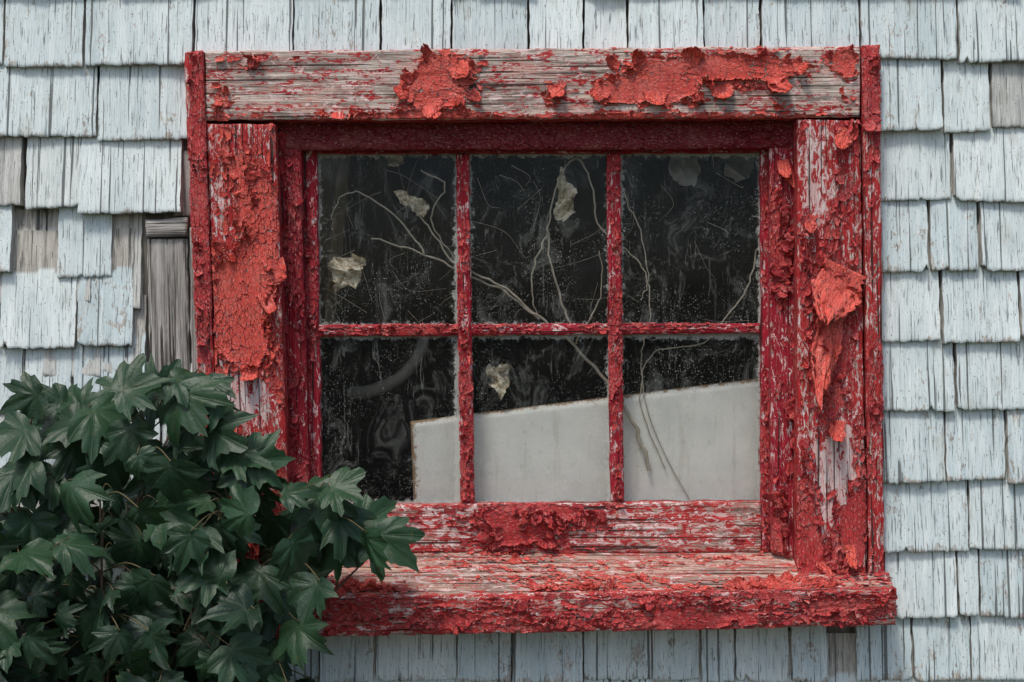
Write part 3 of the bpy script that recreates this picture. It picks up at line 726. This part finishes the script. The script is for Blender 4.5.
c=mlf.mix(mlf.ramp(nf,0.63,0.69,0,0.6),c,(0.12,0.10,0.03))
pb=mlf.n('BsdfPrincipled',{'Base Color':c,'Roughness':0.45,'Specular IOR Level':0.38})
bn=mlf.n('Bump',{'Height':mlf.math('ADD',nf,mlf.math('MULTIPLY',mlf.math('POWER',vn_,6.0),-1.0)),'Strength':0.5,'Distance':0.002}); mlf.nt.links.new(bn.outputs[0],pb.inputs['Normal'])
tl=mlf.n('BsdfTranslucent',{'Color':(0.05,0.12,0.03,1)})
mx=mlf.n('MixShader',{0:0.12}); mlf.nt.links.new(pb.outputs[0],mx.inputs[1]); mlf.nt.links.new(tl.outputs[0],mx.inputs[2]); mlf.nt.links.new(mx.outputs[0],mlf.out.inputs[0])
mk('leaves',np.concatenate(LV),LF,mlf.m,np.concatenate(LC),None,True,shrub)
ba=Acc(); bp=[]
root=np.array([-0.82,-0.22,0.0])
tg=[(30,400),(110,392),(190,385),(60,440),(150,430),(250,460),(330,500),(380,545),(290,600),(230,520),(20,500),(100,500),(180,560),(270,660),(-80,430),(-120,560)]
for i,(x,y) in enumerate(tg):
    e=P(x,y,rs.uniform(-0.30,-0.12)); st=root+np.array([rs.uniform(-.25,.20),rs.uniform(-.08,.08),0])
    mid=st*0.45+e*0.55+np.array([rs.uniform(-.12,-.02),rs.uniform(-.03,.04),0.05]); m0=st*0.8+e*0.2+np.array([rs.uniform(-.06,.03),0,0.1])
    pts=spline([st,m0,mid,e],12); tube(ba,pts,0.008,0.0018,7,(0.2,0,0,1)); bp.append(pts)
bp=np.concatenate(bp)
for b in bases:
    d=np.linalg.norm(bp-b,axis=1)+np.maximum(0,bp[:,2]-b[2])*0.5; k=np.argmin(d)
    if d[k]<0.3:
        q=bp[k]; mid=(q+b)/2+np.array([0,-0.005,0.02])
        tube(ba,spline([q,mid,b,b+(b-mid)*0.05],5),0.0016,0.0010,5,(1,0,0,1))
mb=M('shrub_bark'); a_,_,_=attr(mb); tc=mb.n('TexCoord').outputs['Object']; g=mb.noise(tc,(60,60,20),1,3,0.6)
ba.make('branches',mb.finish(mb.mix(a_,mb.mix(g,(0.05,0.035,0.025),(0.16,0.12,0.09)),(0.10,0.08,0.04)),0.7),True,shrub)

# ---------------------------------------------------------------- ground
mg=M('grass_ground'); tc=mg.n('TexCoord').outputs['Object']; a=mg.noise(tc,(1,1,1),3,4,0.7); b=mg.noise(tc,(1,1,1),60,3,0.7)
GM=mg.finish(mg.mix(a,mg.mix(b,(0.03,0.06,0.02),(0.08,0.12,0.04)),mg.mix(b,(0.07,0.05,0.035),(0.14,0.11,0.08))),0.95,b,0.8,0.03)
mk('ground',[(-400,-400,0),(400,-400,0),(400,400,0),(-400,400,0)],[(0,1,2,3)],GM,smooth=False)

# ---------------------------------------------------------------- light
w=bpy.data.worlds.new('World'); scene.world=w; w.use_nodes=True; nt=w.node_tree
bg=nt.nodes.get('Background') or nt.nodes.new('ShaderNodeBackground')
sky=nt.nodes.new('ShaderNodeTexSky'); sky.sky_type='NISHITA'; sky.sun_disc=False
el=math.radians(60); az=math.radians(208)
sky.sun_elevation=el; sky.sun_rotation=az; sky.dust_density=3.0; sky.air_density=1.0; sky.ozone_density=1.0
nt.links.new(sky.outputs[0],bg.inputs[0]); bg.inputs[1].default_value=0.15
sdir=Vector((math.sin(az)*math.cos(el),math.cos(az)*math.cos(el),math.sin(el)))
L=bpy.data.lights.new('sun','SUN'); L.energy=2.4; L.angle=math.radians(12); L.color=(1.0,0.96,0.90)
lo=bpy.data.objects.new('sun',L); scene.collection.objects.link(lo); lo.rotation_euler=(-sdir).to_track_quat('-Z','Y').to_euler(); lo.location=(0,-5,8)
cam=bpy.data.cameras.new('camera'); cam.lens=36*D/2.048; cam.sensor_width=36; cam.clip_end=1500; cam.clip_start=0.05
co=bpy.data.objects.new('camera',cam); scene.collection.objects.link(co); co.location=(0,-D,ZC); co.rotation_euler=(math.radians(90),0,0)
scene.camera=co
